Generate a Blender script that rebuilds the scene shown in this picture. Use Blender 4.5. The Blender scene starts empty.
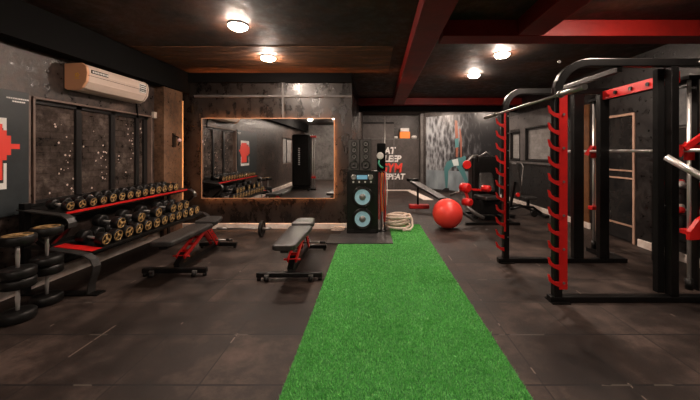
import bpy, math, random
from mathutils import Vector, Matrix
random.seed(7)
PI = math.pi
SC = bpy.context.scene
COL = SC.collection

# ------------------------------------------------------------------ mesh builder
class MB:
    def __init__(s):
        s.v = []; s.f = []; s.sm = []
    def raw(s, vs, fs, smooth=False, M=None):
        o = len(s.v)
        for p in vs:
            p = Vector(p)
            s.v.append(tuple(M @ p if M is not None else p))
        for f in fs:
            s.f.append(tuple(i + o for i in f)); s.sm.append(smooth)
        return s
    def box(s, x0, x1, y0, y1, z0, z1, M=None):
        vs = [(x, y, z) for x in (x0, x1) for y in (y0, y1) for z in (z0, z1)]
        fs = [(0,1,3,2),(4,6,7,5),(0,4,5,1),(2,3,7,6),(0,2,6,4),(1,5,7,3)]
        return s.raw(vs, fs, False, M)
    def beam(s, a, b, w, h, up=(0,0,1)):
        """box-section bar from a to b, w across, h along 'up'"""
        a = Vector(a); b = Vector(b); d = (b-a).normalized(); up = Vector(up)
        if abs(d.dot(up)) > .98: up = Vector((0,1,0))
        r = d.cross(up).normalized(); u = r.cross(d).normalized()
        vs = []
        for p in (a, b):
            for i, j in ((-1,-1),(1,-1),(1,1),(-1,1)):
                vs.append(p + r*(i*w/2) + u*(j*h/2))
        fs = [(0,3,2,1),(4,5,6,7),(0,1,5,4),(1,2,6,5),(2,3,7,6),(3,0,4,7)]
        return s.raw(vs, fs)
    def tube(s, pts, r, n=10, cap=True, closed=False):
        pts = [Vector(p) for p in pts]
        N = len(pts)
        rs = r if isinstance(r, (list, tuple)) else [r]*N
        vs = []; prev = None
        for i, p in enumerate(pts):
            if closed: d = pts[(i+1) % N] - pts[i-1]
            else: d = pts[min(i+1, N-1)] - pts[max(i-1, 0)]
            if d.length < 1e-9: d = Vector((0,0,1))
            d.normalize()
            if prev is None:
                a = Vector((0,0,1)) if abs(d.z) < .9 else Vector((1,0,0))
                u = d.cross(a).normalized()
            else:
                u = prev - d*prev.dot(d)
                u.normalize()
            prev = u; w = d.cross(u)
            for k in range(n):
                t = 2*PI*k/n
                vs.append(p + (u*math.cos(t) + w*math.sin(t))*rs[i])
        fs = []
        for i in range(N if closed else N-1):
            a = i*n; b = ((i+1) % N)*n
            for k in range(n):
                fs.append((a+k, a+(k+1) % n, b+(k+1) % n, b+k))
        s.raw(vs, fs, True)
        if cap and not closed:
            s.raw(vs[:n], [tuple(range(n))[::-1]]); s.raw(vs[-n:], [tuple(range(n))])
        return s
    def cyl(s, a, b, r, n=20): return s.tube([a, b], r, n)
    def lathe(s, prof, M=None, n=28, smooth=True, cap=True):
        """prof: (r, h) pairs round local Z"""
        vs = []
        for r, h in prof:
            for k in range(n):
                t = 2*PI*k/n; vs.append((r*math.cos(t), r*math.sin(t), h))
        fs = []
        for i in range(len(prof)-1):
            for k in range(n):
                fs.append((i*n+k, i*n+(k+1) % n, (i+1)*n+(k+1) % n, (i+1)*n+k))
        s.raw(vs, fs, smooth, M)
        if not cap: return s
        if prof[0][0] > 1e-5: s.raw(vs[:n], [tuple(range(n))[::-1]], False, M)
        if prof[-1][0] > 1e-5: s.raw(vs[-n:], [tuple(range(n))], False, M)
        return s
    def prism(s, poly, t0, t1, M=None):
        """poly (a,b) in local XZ plane, extruded along Y t0..t1"""
        n = len(poly)
        vs = [(a, t0, b) for a, b in poly] + [(a, t1, b) for a, b in poly]
        fs = [tuple(range(n)), tuple(range(2*n-1, n-1, -1))]
        fs += [(i, i+n, (i+1) % n + n, (i+1) % n) for i in range(n)]
        return s.raw(vs, fs, False, M)
    def sphere(s, c, r, nu=24, nv=14, sc=(1,1,1)):
        prof = [(max(r*math.sin(PI*j/nv), 1e-6), -r*math.cos(PI*j/nv)) for j in range(nv+1)]
        M = Matrix.Translation(c) @ Matrix.Diagonal((*sc, 1))
        return s.lathe(prof, M, nu)
    def build(s, name, mat, parent=None, bevel=0, loc=None):
        me = bpy.data.meshes.new(name)
        me.from_pydata(s.v, [], s.f)
        me.polygons.foreach_set('use_smooth', s.sm)
        me.materials.append(mat); me.validate(); me.update()
        import bmesh
        bm = bmesh.new(); bm.from_mesh(me)
        bmesh.ops.remove_doubles(bm, verts=bm.verts, dist=1e-6)
        bmesh.ops.recalc_face_normals(bm, faces=bm.faces)
        bm.to_mesh(me); bm.free()
        o = bpy.data.objects.new(name, me); COL.objects.link(o)
        if parent is not None: o.parent = parent
        if loc is not None: o.location = loc
        if bevel:
            m = o.modifiers.new('bevel', 'BEVEL'); m.width = bevel; m.segments = 2
            m.limit_method = 'ANGLE'; m.angle_limit = math.radians(35)
        return o

def tag(o, label, cat, group=None):
    o['label'] = label; o['category'] = cat
    if group: o['group'] = group
    return o
def struct(o, label=None):
    o['kind'] = 'structure'
    if label: o['label'] = label
    return o
def empty(name, loc=(0,0,0), rz=0):
    o = bpy.data.objects.new(name, None); COL.objects.link(o)
    o.location = loc; o.rotation_euler = (0,0,rz); o.empty_display_size = .1
    return o
def copy_tree(o, parent=None):
    c = o.copy(); COL.objects.link(c)
    if parent is not None: c.parent = parent
    for ch in list(o.children): copy_tree(ch, c)
    return c
def rot(axis, a): return Matrix.Rotation(a, 4, axis)
def T(x, y, z): return Matrix.Translation((x, y, z))
def arc(c, r, a0, a1, n, plane='xz', k=0):
    out = []
    for i in range(n+1):
        a = math.radians(a0 + (a1-a0)*i/n)
        u, w = c[0] + r*math.cos(a), c[1] + r*math.sin(a)
        out.append((u, k, w) if plane == 'xz' else (k, u, w))
    return out

# ------------------------------------------------------------------ materials
def mat(name, col, rough=.5, metal=0, noise=None, nscale=6, bump=0, bscale=40, spec=.5,
        emit=None, estr=0, coat=0, detail=5):
    """noise = second colour mixed by noise texture"""
    m = bpy.data.materials.new(name); m.use_nodes = True
    nt = m.node_tree; b = nt.nodes['Principled BSDF']
    b.inputs['Base Color'].default_value = (*col, 1)
    b.inputs['Roughness'].default_value = rough
    b.inputs['Metallic'].default_value = metal
    b.inputs['Specular IOR Level'].default_value = spec
    b.inputs['Coat Weight'].default_value = coat
    tc = nt.nodes.new('ShaderNodeTexCoord')
    if noise:
        n = nt.nodes.new('ShaderNodeTexNoise'); n.inputs['Scale'].default_value = nscale
        n.inputs['Detail'].default_value = detail; n.inputs['Roughness'].default_value = .65
        nt.links.new(tc.outputs['Object'], n.inputs['Vector'])
        r = nt.nodes.new('ShaderNodeValToRGB')
        r.color_ramp.elements[0].position = .36; r.color_ramp.elements[0].color = (*col, 1)
        r.color_ramp.elements[1].position = .66; r.color_ramp.elements[1].color = (*noise, 1)
        nt.links.new(n.outputs['Fac'], r.inputs['Fac'])
        nt.links.new(r.outputs['Color'], b.inputs['Base Color'])
    if bump:
        n2 = nt.nodes.new('ShaderNodeTexNoise'); n2.inputs['Scale'].default_value = bscale
        n2.inputs['Detail'].default_value = 4
        nt.links.new(tc.outputs['Object'], n2.inputs['Vector'])
        bp = nt.nodes.new('ShaderNodeBump'); bp.inputs['Strength'].default_value = bump
        bp.inputs['Distance'].default_value = .02
        nt.links.new(n2.outputs['Fac'], bp.inputs['Height'])
        nt.links.new(bp.outputs['Normal'], b.inputs['Normal'])
    if emit:
        b.inputs['Emission Color'].default_value = (*emit, 1)
        b.inputs['Emission Strength'].default_value = estr
    return m

def N(nt, t, **kw):
    n = nt.nodes.new(t)
    for k, v in kw.items():
        if k in n.inputs: n.inputs[k].default_value = v
        else: setattr(n, k, v)
    return n
def mth(nt, op, a, b=None, c=None):
    n = nt.nodes.new('ShaderNodeMath'); n.operation = op
    for i, x in enumerate((a, b, c)):
        if x is None: continue
        if hasattr(x, 'is_output'): nt.links.new(x, n.inputs[i])
        else: n.inputs[i].default_value = x
    return n.outputs[0]
def ramp(nt, fac, stops):
    r = nt.nodes.new('ShaderNodeValToRGB')
    els = r.color_ramp.elements
    while len(els) < len(stops): els.new(.5)
    for e, (p, c) in zip(els, stops):
        e.position = p; e.color = (*c, 1)
    nt.links.new(fac, r.inputs['Fac'])
    return r.outputs['Color']
def mixc(nt, fac, a, b, mode='MIX'):
    n = nt.nodes.new('ShaderNodeMix'); n.data_type = 'RGBA'; n.blend_type = mode
    for sock, x in ((n.inputs[0], fac), (n.inputs[6], a), (n.inputs[7], b)):
        if hasattr(x, 'is_output'): nt.links.new(x, sock)
        else: sock.default_value = x if not isinstance(x, tuple) else (*x, 1)
    return n.outputs[2]

def floor_mat():
    m = bpy.data.materials.new('rubber_tile_floor'); m.use_nodes = True
    nt = m.node_tree; b = nt.nodes['Principled BSDF']
    tc = N(nt, 'ShaderNodeTexCoord'); sx = N(nt, 'ShaderNodeSeparateXYZ')
    nt.links.new(tc.outputs['Object'], sx.inputs[0])
    def seam(out, off, w):
        u = mth(nt, 'MULTIPLY', mth(nt, 'ADD', out, off), 1/.52)
        fr = mth(nt, 'FRACT', mth(nt, 'ADD', u, 100.5))
        d = mth(nt, 'ABSOLUTE', mth(nt, 'SUBTRACT', fr, .5))
        return mth(nt, 'LESS_THAN', d, w/.52), u
    sX, u = seam(sx.outputs['X'], 1.05, .0045)
    sY, w = seam(sx.outputs['Y'], -1.87, .0065)
    n1 = N(nt, 'ShaderNodeTexNoise', Scale=1.7, Detail=8, Roughness=.7)
    n2 = N(nt, 'ShaderNodeTexNoise', Scale=260, Detail=2)
    n3 = N(nt, 'ShaderNodeTexNoise', Scale=3.1, Detail=3)
    for n in (n1, n2, n3): nt.links.new(tc.outputs['Object'], n.inputs['Vector'])
    # a tone of its own for each tile
    wn = N(nt, 'ShaderNodeTexWhiteNoise'); wn.noise_dimensions = '2D'
    cb = N(nt, 'ShaderNodeCombineXYZ')
    nt.links.new(mth(nt, 'FLOOR', u), cb.inputs[0]); nt.links.new(mth(nt, 'FLOOR', w), cb.inputs[1])
    nt.links.new(cb.outputs[0], wn.inputs['Vector'])
    base = ramp(nt, n1.outputs['Fac'], [(.34, (.005,.0028,.0021)), (.5, (.024,.0152,.0120)), (.67, (.086,.059,.048))])
    tone = mth(nt, 'MULTIPLY_ADD', wn.outputs['Value'], .6, .70)
    cc = N(nt, 'ShaderNodeCombineColor')
    for i in range(3): nt.links.new(tone, cc.inputs[i])
    base = mixc(nt, 1.0, base, cc.outputs[0], 'MULTIPLY')
    sp = mth(nt, 'GREATER_THAN', n2.outputs['Fac'], .70)
    base = mixc(nt, mth(nt, 'MULTIPLY', sp, .35), base, (.20,.17,.155))
    light = mth(nt, 'GREATER_THAN', n3.outputs['Fac'], .60)
    scol = mixc(nt, light, (.006,.005,.005), (.22,.17,.14))
    base = mixc(nt, mth(nt, 'MULTIPLY', sX, .8), base, scol)
    base = mixc(nt, sY, base, mixc(nt, mth(nt, 'MULTIPLY', light, .35), (.006,.005,.005), (.2,.17,.14)))
    nt.links.new(base, b.inputs['Base Color'])
    nt.links.new(ramp(nt, n1.outputs['Fac'], [(.3, (.45,)*3), (.7, (.7,)*3)]), b.inputs['Roughness'])
    b.inputs['Specular IOR Level'].default_value = .35
    bp = N(nt, 'ShaderNodeBump', Strength=.35, Distance=.004)
    h = mth(nt, 'SUBTRACT', n2.outputs['Fac'], mth(nt, 'MULTIPLY', mth(nt, 'MAXIMUM', sX, sY), 2.0))
    nt.links.new(h, bp.inputs['Height']); nt.links.new(bp.outputs['Normal'], b.inputs['Normal'])
    return m

def wall_mat(name, c0, c1, c2, scale=1.6, rough=(.25, .6), bump=.35, stretch=(1,1,1), orange_mottle=None):
    m = bpy.data.materials.new(name); m.use_nodes = True
    nt = m.node_tree; b = nt.nodes['Principled BSDF']
    tc = N(nt, 'ShaderNodeTexCoord'); mp = N(nt, 'ShaderNodeMapping', Scale=stretch)
    nt.links.new(tc.outputs['Object'], mp.inputs[0])
    n1 = N(nt, 'ShaderNodeTexNoise', Scale=scale, Detail=9, Roughness=.68, Distortion=.6)
    n2 = N(nt, 'ShaderNodeTexNoise', Scale=scale*7, Detail=5, Roughness=.7)
    n3 = N(nt, 'ShaderNodeTexNoise', Scale=scale*.7, Detail=6, Roughness=.7)
    for n in (n1, n2, n3): nt.links.new(mp.outputs[0], n.inputs['Vector'])
    base = ramp(nt, n1.outputs['Fac'], [(.36, c0), (.52, c1), (.70, c2)])
    base = mixc(nt, .35, base, ramp(nt, n2.outputs['Fac'], [(.4, c0), (.65, c2)]))
    if orange_mottle:
        f = ramp(nt, n3.outputs['Fac'], [(.48, (0,0,0)), (.62, (1,1,1))])
        base = mixc(nt, f, base, orange_mottle)
    nt.links.new(base, b.inputs['Base Color'])
    nt.links.new(ramp(nt, n2.outputs['Fac'], [(.35, (rough[0],)*3), (.65, (rough[1],)*3)]), b.inputs['Roughness'])
    bp = N(nt, 'ShaderNodeBump', Strength=bump, Distance=.03)
    nt.links.new(mixc(nt, .4, n1.outputs['Color'], n2.outputs['Color']), bp.inputs['Height'])
    nt.links.new(bp.outputs['Normal'], b.inputs['Normal'])
    return m

def film_mat(name, dark, mid, lite, speck=True):
    """window pane film with brick reflection and pale glints painted in; courses run along Y"""
    m = bpy.data.materials.new(name); m.use_nodes = True
    nt = m.node_tree; b = nt.nodes['Principled BSDF']
    tc = N(nt, 'ShaderNodeTexCoord'); mp = N(nt, 'ShaderNodeMapping', Rotation=(PI/2, 0, PI/2))
    nt.links.new(tc.outputs['Object'], mp.inputs[0])
    sx = N(nt, 'ShaderNodeSeparateXYZ'); nt.links.new(tc.outputs['Object'], sx.inputs[0])
    cb = N(nt, 'ShaderNodeCombineXYZ'); nt.links.new(sx.outputs['Y'], cb.inputs[0]); nt.links.new(sx.outputs['Z'], cb.inputs[1])
    br = N(nt, 'ShaderNodeTexBrick', Scale=3.2, Color1=(*mid,1), Color2=(*dark,1), Mortar=(*dark,1))
    br.inputs['Mortar Size'].default_value = .03; br.inputs['Mortar Smooth'].default_value = .8
    nt.links.new(cb.outputs[0], br.inputs['Vector'])
    n1 = N(nt, 'ShaderNodeTexNoise', Scale=5, Detail=8, Roughness=.75)
    nt.links.new(tc.outputs['Object'], n1.inputs['Vector'])
    base = mixc(nt, .6, br.outputs['Color'], ramp(nt, n1.outputs['Fac'], [(.35, dark), (.52, mid), (.72, lite)]))
    if speck:
        vo = N(nt, 'ShaderNodeTexVoronoi', Scale=17, Randomness=1); nt.links.new(tc.outputs['Object'], vo.inputs['Vector'])
        n4 = N(nt, 'ShaderNodeTexNoise', Scale=2.2, Detail=2); nt.links.new(tc.outputs['Object'], n4.inputs['Vector'])
        f = mth(nt, 'MULTIPLY', mth(nt, 'LESS_THAN', vo.outputs['Distance'], .20), mth(nt, 'GREATER_THAN', n4.outputs['Fac'], .52))
        base = mixc(nt, mth(nt, 'MULTIPLY', f, .75), base, tuple(min(1, c*3.2) for c in lite))
    nt.links.new(base, b.inputs['Base Color'])
    b.inputs['Roughness'].default_value = .22
    return m

M_floor = floor_mat()
M_wall_l = wall_mat('black_skim_wall_left', (.006,.0045,.004), (.024,.016,.013), (.17,.115,.095), 1.9)
M_wall_m = wall_mat('black_plastic_sheet_wall', (.004,.003,.0026), (.012,.0085,.0070), (.055,.040,.033), .9, rough=(.20,.42), bump=.55, stretch=(1,1,.6))
M_wall_r = wall_mat('black_painted_wall_right', (.003,.0027,.0027), (.006,.005,.005), (.035,.03,.028), 2.2)
M_wall_b = wall_mat('black_back_wall', (.012,.010,.010), (.035,.03,.028), (.15,.13,.125), 1.6, rough=(.3,.6))
M_ceil = wall_mat('dark_ceiling', (.0025,.0016,.0012), (.012,.0062,.004), (.060,.028,.016), 1.1, rough=(.5,.85), bump=.5, orange_mottle=(.075,.024,.008))  # random orange-brown mottling mixed into the ceiling colour
M_black = mat('black_powder_coat', (.0025,.0025,.0025), .34, 0, (.005,.0045,.0045), 9, .04, 160, spec=.32)
M_blackd = mat('matt_black_paint', (.0022,.002,.002), .8, spec=.15)
M_red = mat('red_powder_coat', (.62,.012,.010), .38, 0, (.50,.010,.010), 5)
M_redbeam = mat('dark_red_beam_paint', (.26,.010,.007), .5, 0, (.17,.008,.006), 3, .1, 30, spec=.3)
M_chrome = mat('brushed_chrome', (.72,.70,.68), .33, .75)
M_steel = mat('grey_steel', (.30,.29,.28), .38, .8)
M_rubber = mat('black_rubber', (.003,.003,.003), .42, 0, (.006,.0055,.005), 30, spec=.4)
M_gold = mat('gold_face', (.50,.32,.13), .40, .3, (.34,.20,.07), 30)
M_pad = mat('black_vinyl_pad', (.016,.015,.0145), .40, 0, (.034,.032,.031), 14, .12, 220)
M_skirt = mat('pale_skirting', (.62,.50,.43), .6, 0, (.85,.78,.72), 6)
M_frame = mat('dark_window_frame', (.012,.011,.011), .35)
M_frame_l = mat('light_window_frame', (.22,.15,.12), .45, 0, (.12,.08,.065), 4)
M_frame_g = mat('grey_window_frame', (.07,.065,.062), .5, 0, (.12,.11,.105), 6)
M_film = film_mat('brick_reflection_film', (.009,.0065,.0055), (.075,.056,.048), (.27,.215,.19))  # reflected brick and bokeh glints put into the pane colour
M_film_r = film_mat('pale_film', (.20,.19,.185), (.32,.31,.30), (.46,.45,.44), False)
M_mirror = mat('mirror_silver', (.88,.90,.90), .015, 1)
M_white = mat('white_plastic', (.72,.70,.68), .4)
M_ac = mat('cream_plastic', (.66,.53,.46), .42, 0, (.60,.47,.40), 3)
M_acs = mat('peach_end_cap', (.74,.37,.20), .45)
M_lamp = mat('lamp_diffuser', (.9,.85,.8), .5, emit=(1,.80,.66), estr=62)
M_led = mat('amber_led_strip', (1,.5,.2), .5, emit=(1,.38,.13), estr=20)
M_ball = mat('red_ball_rubber', (.80,.055,.04), .38, 0, (.74,.045,.035), 3)
M_rope = mat('cream_rope', (.88,.76,.66), .85, 0, (.66,.53,.44), 60, .6, 120)
M_cone = mat('blue_grey_cone', (.28,.55,.70), .42, 0, (.38,.66,.80), 12)
M_text_w = mat('white_letter_paint', (.80,.78,.76), .55)
M_text_r = mat('red_letter_paint', (.85,.055,.035), .5)
M_poster = mat('slate_board', (.020,.026,.030), .42, 0, (.030,.038,.042), 5)
M_orange = mat('orange_plastic', (.95,.28,.03), .5)
M_green = mat('green_rubber', (.05,.35,.22), .5)
M_turf = mat('turf_backing', (.03,.17,.035), .9, 0, (.05,.26,.05), 40)
M_rack_red = M_red

def grass_mat():
    m = bpy.data.materials.new('artificial_grass'); m.use_nodes = True
    nt = m.node_tree; b = nt.nodes['Principled BSDF']
    g = N(nt, 'ShaderNodeNewGeometry')
    tc = N(nt, 'ShaderNodeTexCoord'); n1 = N(nt, 'ShaderNodeTexNoise', Scale=5, Detail=4, Roughness=.7)
    nt.links.new(tc.outputs['Object'], n1.inputs['Vector'])
    a = ramp(nt, g.outputs['Random Per Island'], [(0, (.06,.32,.06)), (.5, (.16,.62,.13)), (.9, (.32,.84,.25)), (1, (.5,.88,.4))])
    c = mixc(nt, .32, a, ramp(nt, n1.outputs['Fac'], [(.35, (.07,.42,.07)), (.65, (.18,.72,.17))]))
    nt.links.new(c, b.inputs['Base Color']); b.inputs['Roughness'].default_value = .55
    return m
M_grass = grass_mat()

# ------------------------------------------------------------------ camera
F = 310.0; CX, CY = 373.0, 153.0; H = 1.4
cd = bpy.data.cameras.new('camera'); cam = bpy.data.objects.new('camera', cd); COL.objects.link(cam)
cam.location = (0, 0, H); cam.rotation_euler = (PI/2, 0, 0)
cd.sensor_width = 36; cd.lens = 36*F/700
cd.shift_x = (350-CX)/700; cd.shift_y = -(200-CY)/700
cd.clip_start = .05; cd.clip_end = 60
SC.camera = cam
SC.view_settings.view_transform = 'Standard'; SC.view_settings.look = 'None'
SC.view_settings.gamma = 1; SC.view_settings.use_curve_mapping = False
SC.view_settings.exposure = 2.65
w = bpy.data.worlds.new('world'); SC.world = w; w.use_nodes = True
w.node_tree.nodes['Background'].inputs[0].default_value = (.02,.016,.015,1)
w.node_tree.nodes['Background'].inputs[1].default_value = .3

# ------------------------------------------------------------------ room
XL, XR, YB, YM, YE, ZC = -3.6, 4.0, -5.0, 5.75, 12.25, 2.88
XP = -.39       # right end of the mirror wall
def wall_panels(axis, pos, th, a0, a1, z0, z1, openings):
    """wall slab in pieces around openings (a0,a1,z0,z1); axis 'x' = plane x=pos.. pos+th"""
    mb = MB()
    def put(u0, u1, w0, w1):
        if u1-u0 < 1e-4 or w1-w0 < 1e-4: return
        lo, hi = sorted((pos, pos+th))
        if axis == 'x': mb.box(lo, hi, u0, u1, w0, w1)
        else: mb.box(u0, u1, lo, hi, w0, w1)
    cur = a0
    for (u0, u1, w0, w1) in sorted(openings):
        put(cur, u0, z0, z1); put(u0, u1, z0, w0); put(u0, u1, w1, z1); cur = u1
    put(cur, a1, z0, z1)
    return mb

struct(MB().box(XL-.2, XR+.2, YB-.2, YE+.2, -.1, 0).build('floor', M_floor))
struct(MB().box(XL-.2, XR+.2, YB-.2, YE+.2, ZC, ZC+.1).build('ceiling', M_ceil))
M_wall_g = wall_mat('grey_rear_wall', (.06,.055,.05), (.14,.13,.125), (.3,.28,.27), 1.3)
W1 = (3.27, 5.03, .84, 2.0); W2 = (-2.5, -.9, .95, 2.05)
struct(wall_panels('x', XL, -.2, YB, YM, 0, ZC, [W1, W2]).build('wall_left', M_wall_l))
W3 = (6.80, 8.12, 1.20, 2.05); W4 = (8.42, 9.0, 1.20, 2.0); W5 = (3.78, 4.22, 1.72, 2.32)
D1 = (4.73, 5.62, 0, 2.02)
struct(wall_panels('x', XR, .2, YB, 11.5, 0, ZC, [W3, W4, W5, D1]).build('wall_right', M_wall_r))
struct(MB().box(XL-.2, XP, YM, YM+.18, 0, ZC).build('wall_mirror_side', M_wall_m))
struct(MB().box(XP-.18, XP, YM+.18, YE, 0, ZC).build('wall_alcove_left', M_wall_m))
struct(MB().box(XP, XR+.2, YE, YE+.15, 0, ZC).build('wall_back', M_wall_b))
struct(MB().box(XL-.2, XR+.2, YB-.2, YB, 0, ZC).build('wall_behind_camera', M_wall_g))
# black box along the left wall as painted ceiling shade, and a black band over the mirror wall
struct(MB().box(XL, XL+.20, YB, YM, 2.50, ZC).build('trim_ceiling_shade', M_blackd))
struct(MB().box(XL+.20, XP, YM-.06, YM, 2.70, ZC).build('trim_2', M_blackd))
struct(MB().box(XP, XR, 8.62, 8.86, 2.56, ZC).build('trim_3', M_blackd))
# corner column, brown with an amber edge
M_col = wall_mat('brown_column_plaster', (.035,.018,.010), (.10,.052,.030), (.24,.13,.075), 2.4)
struct(MB().box(XL, XL+.16, 5.10, 5.60, 0, 2.50).build('trim_4', M_col))
# pipe ledge across the mirror wall
struct(MB().box(-3.3, XP, YM-.035, YM, 2.43, 2.47).build('trim_5', M_frame_g))
struct(MB().box(-1.68, -1.645, YM-.03, YM, 2.02, 2.70).build('trim_6', M_frame_g))
M_glow_plank = wall_mat('glow_tinted_planks', (.012,.004,.002), (.085,.030,.012), (.42,.17,.07), 2.6, rough=(.5,.8), bump=.5, stretch=(.5,2,1))  # planks tinted orange to imitate warm glow on the ceiling
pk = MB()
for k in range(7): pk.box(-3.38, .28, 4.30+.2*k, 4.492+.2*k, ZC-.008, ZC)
struct(pk.build('trim_painted_glow', M_glow_plank))
# baseboards
struct(MB().box(XL, XL+.10, YB, 5.10, 0, .115).build('baseboard_left', M_skirt, bevel=.005))
struct(MB().box(XL+.03, XP, YM-.03, YM, 0, .10).build('baseboard_mirror_side', M_skirt, bevel=.005))
bb = MB().box(XR-.03, XR, YB, 4.66, 0, .11)
bb.box(XR-.03, XR, 5.69, 9.7, 0, .11)
struct(bb.build('baseboard_right', M_skirt, bevel=.005))

def window(name, xin, w, side, panes, framemat, film, edge=.05):
    """window in the x=xin wall; side=+1 when the room is on +x"""
    y0, y1, z0, z1 = w
    d = -side
    mb = MB()
    t = .02
    def bx(a0, a1, b0, b1, p0, p1):
        lo, hi = sorted((xin+d*p0, xin+d*p1)); mb.box(lo, hi, a0, a1, b0, b1)
    bx(y0, y1, z0, z0+t, -.02, .12); bx(y0, y1, z1-t, z1, -.02, .12)
    bx(y0, y0+t, z0+t, z1-t, -.02, .12); bx(y1-t, y1, z0+t, z1-t, -.02, .12)
    fr = mb.build(name, framemat, bevel=.003); struct(fr)
    mb = MB()
    for a in panes:
        lo, hi = sorted((xin+d*.03, xin+d*.08)); mb.box(lo, hi, a-edge/2, a+edge/2, z0+t, z1-t)
    lo, hi = sorted((xin+d*.03, xin+d*.08))
    mb.box(lo, hi, y0+t, y1-t, z1-t-.045, z1-t); mb.box(lo, hi, y0+t, y1-t, z0+t, z0+t+.03)
    mb.build('mullion', M_frame, fr)
    mb = MB(); lo, hi = sorted((xin+d*.06, xin+d*.07))
    mb.box(lo, hi, y0+t, y1-t, z0+t, z1-t); mb.build('pane', film, fr)
    return fr
window('window_1', XL, W1, 1, [3.83, 4.33, 4.78, 4.95], M_frame_l, M_film, .07)
window('window_2', XL, W2, 1, [-1.7], M_frame_l, M_film_r)
window('window_3', XR, W3, -1, [6.98], M_frame, M_film_r, .16)
window('window_4', XR, W4, -1, [], M_frame, M_film_r)
M_film_d = mat('tinted_pane', (.10,.105,.11), .12, 0, (.20,.20,.2), 5)
window('window_5', XR, W5, -1, [], M_frame_g, M_film_d)

M_wood = mat('brown_door_panel', (.16,.065,.022), .5, 0, (.09,.035,.012), 8)
struct(MB().box(XR-.02, XR, 5.72, 6.05, .11, 2.3).build('trim_14', M_wood))
M_panel = wall_mat('grey_wall_panel', (.05,.046,.044), (.11,.10,.097), (.22,.20,.195), 1.4, bump=.15)
mb = MB().box(XR-.012, XR, 6.45, 9.35, 2.06, 2.45).box(XR-.012, XR, 8.14, 8.40, 1.2, 2.06).box(XR-.012, XR, 9.02, 9.35, 1.2, 2.06).box(XR-.012, XR, 6.45, 6.78, 1.2, 2.06)
struct(mb.build('trim_15', M_panel))
# ledge under the right-hand windows
struct(MB().box(XR-.06, XR, 6.6, 9.3, 1.12, 1.17).build('trim_7', M_frame_g, bevel=.004))

# door in the right wall
M_dframe = mat('peach_door_frame', (.52,.33,.24), .5)
y0, y1 = D1[0], D1[1]
mb = MB().box(XR-.015, XR+.1, y0, y0+.035, 0, 2.02).box(XR-.015, XR+.1, y1-.035, y1, 0, 2.02).box(XR-.015, XR+.1, y0+.035, y1-.035, 1.985, 2.02)
d1 = struct(mb.build('door_1', M_dframe, bevel=.003))
M_dglass = mat('black_glass_door', (.012,.012,.013), .10, 0, (.03,.028,.027), 3)
MB().box(XR+.02, XR+.06, y0+.035, y1-.035, .02, 1.985).build('door_leaf', M_dglass, d1)
for z in (.26, 1.0, 1.12):
    MB().box(XR-.0, XR+.03, y0+.035, y1-.035, z-.012, z+.012).build('rail', M_dframe, d1)

# ------------------------------------------------------------------ ceiling beams
b1 = MB(); z0, z1 = 2.70, ZC
vs = [(.408,2.0),(.54,8.57),(.87,8.57),(.667,2.0)]
def slab(mb, quad, z0, z1):
    v = [(x,y,z0) for x,y in quad] + [(x,y,z1) for x,y in quad]
    mb.raw(v, [(0,1,2,3),(7,6,5,4),(0,4,5,1),(1,5,6,2),(2,6,7,3),(3,7,4,0)])
slab(b1, [(.30,-5),(.54,8.30),(.83,8.30),(.60,-5)], z0, z1)
struct(b1.build('trim_8', M_redbeam, bevel=.006))
struct(MB().box(XP, XR, 8.32, 8.58, 2.70, ZC).build('trim_9', M_redbeam, bevel=.006))
struct(MB().box(.78, XR, 3.44, 3.70, 2.70, ZC).build('trim_10', M_redbeam, bevel=.006))
b1 = MB(); slab(b1, [(1.50,-5),(1.60,3.42),(1.88,3.42),(1.76,-5)], z0, z1)
struct(b1.build('trim_11', M_redbeam, bevel=.006))
# pale seam line along the left edge of the long beam
for x0, x1, ya, yb in ((.43, .47, .5, .5),): pass

# ------------------------------------------------------------------ ceiling lamps
def lamp_proto():
    r = empty('ceiling_lamp')
    MB().lathe([(.108,0),(.108,-.020),(.104,-.024),(.098,-.020)], n=28).build('housing', M_white, r)
    MB().lathe([(.104,-.022),(.10,-.04),(.075,-.058),(.04,-.066),(.001,-.068)], n=14).build('diffuser', M_lamp, r)
    return r
lp = lamp_proto()
lamps = [(-1.55,3.56,'round ceiling lamp nearest the viewer above the left bench'),
         (-1.60,4.73,'round ceiling lamp close to the ceiling edge above the mirror wall'),
         (1.91,4.59,'nearer of two lit ceiling lamps right of the long red beam'),
         (1.89,5.81,'farther of two lit ceiling lamps right of the long red beam'),
         (2.45,2.55,'round ceiling lamp above the front of the squat rack'),
                  (.45,.75,'round ceiling lamp over the near end of the green turf'),
         (-1.60,-1.6,'round ceiling lamp behind the viewer on the left'),
         (1.95,-1.6,'round ceiling lamp behind the viewer on the right'),
         (1.55,10.4,'round ceiling lamp in the far alcove in front of the slogan partition'),
         (2.55,9.45,'added unseen ceiling lamp in the far alcove in front of the printed mural'),  # hidden behind the header, added to brighten the mural
         (.3,9.6,'added unseen ceiling lamp in the far alcove left of the long red beam'),  # another hidden lamp, added to brighten the alcove
         (-1.7,-3.2,'added unseen ceiling lamp near the wall behind the viewer, left one'),  # out of view, added to brighten what the mirror shows
         (.1,-2.6,'added unseen ceiling lamp behind the viewer in the middle of the room'),  # added behind the camera, lifts the reflection and front faces
         (-2.75,-2.2,'added unseen ceiling lamp behind the viewer beside the cable machine')]  # added as unseen fill for the mirrored part of the room
for i, (x, y, l) in enumerate(lamps):
    o = lp if i == 0 else copy_tree(lp)
    o.location = (x, y, ZC-(.008 if (x < 0 and 4.3 < y < 5.7) else 0)); tag(o, l, 'lamp', 'ceiling lamps')

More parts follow.
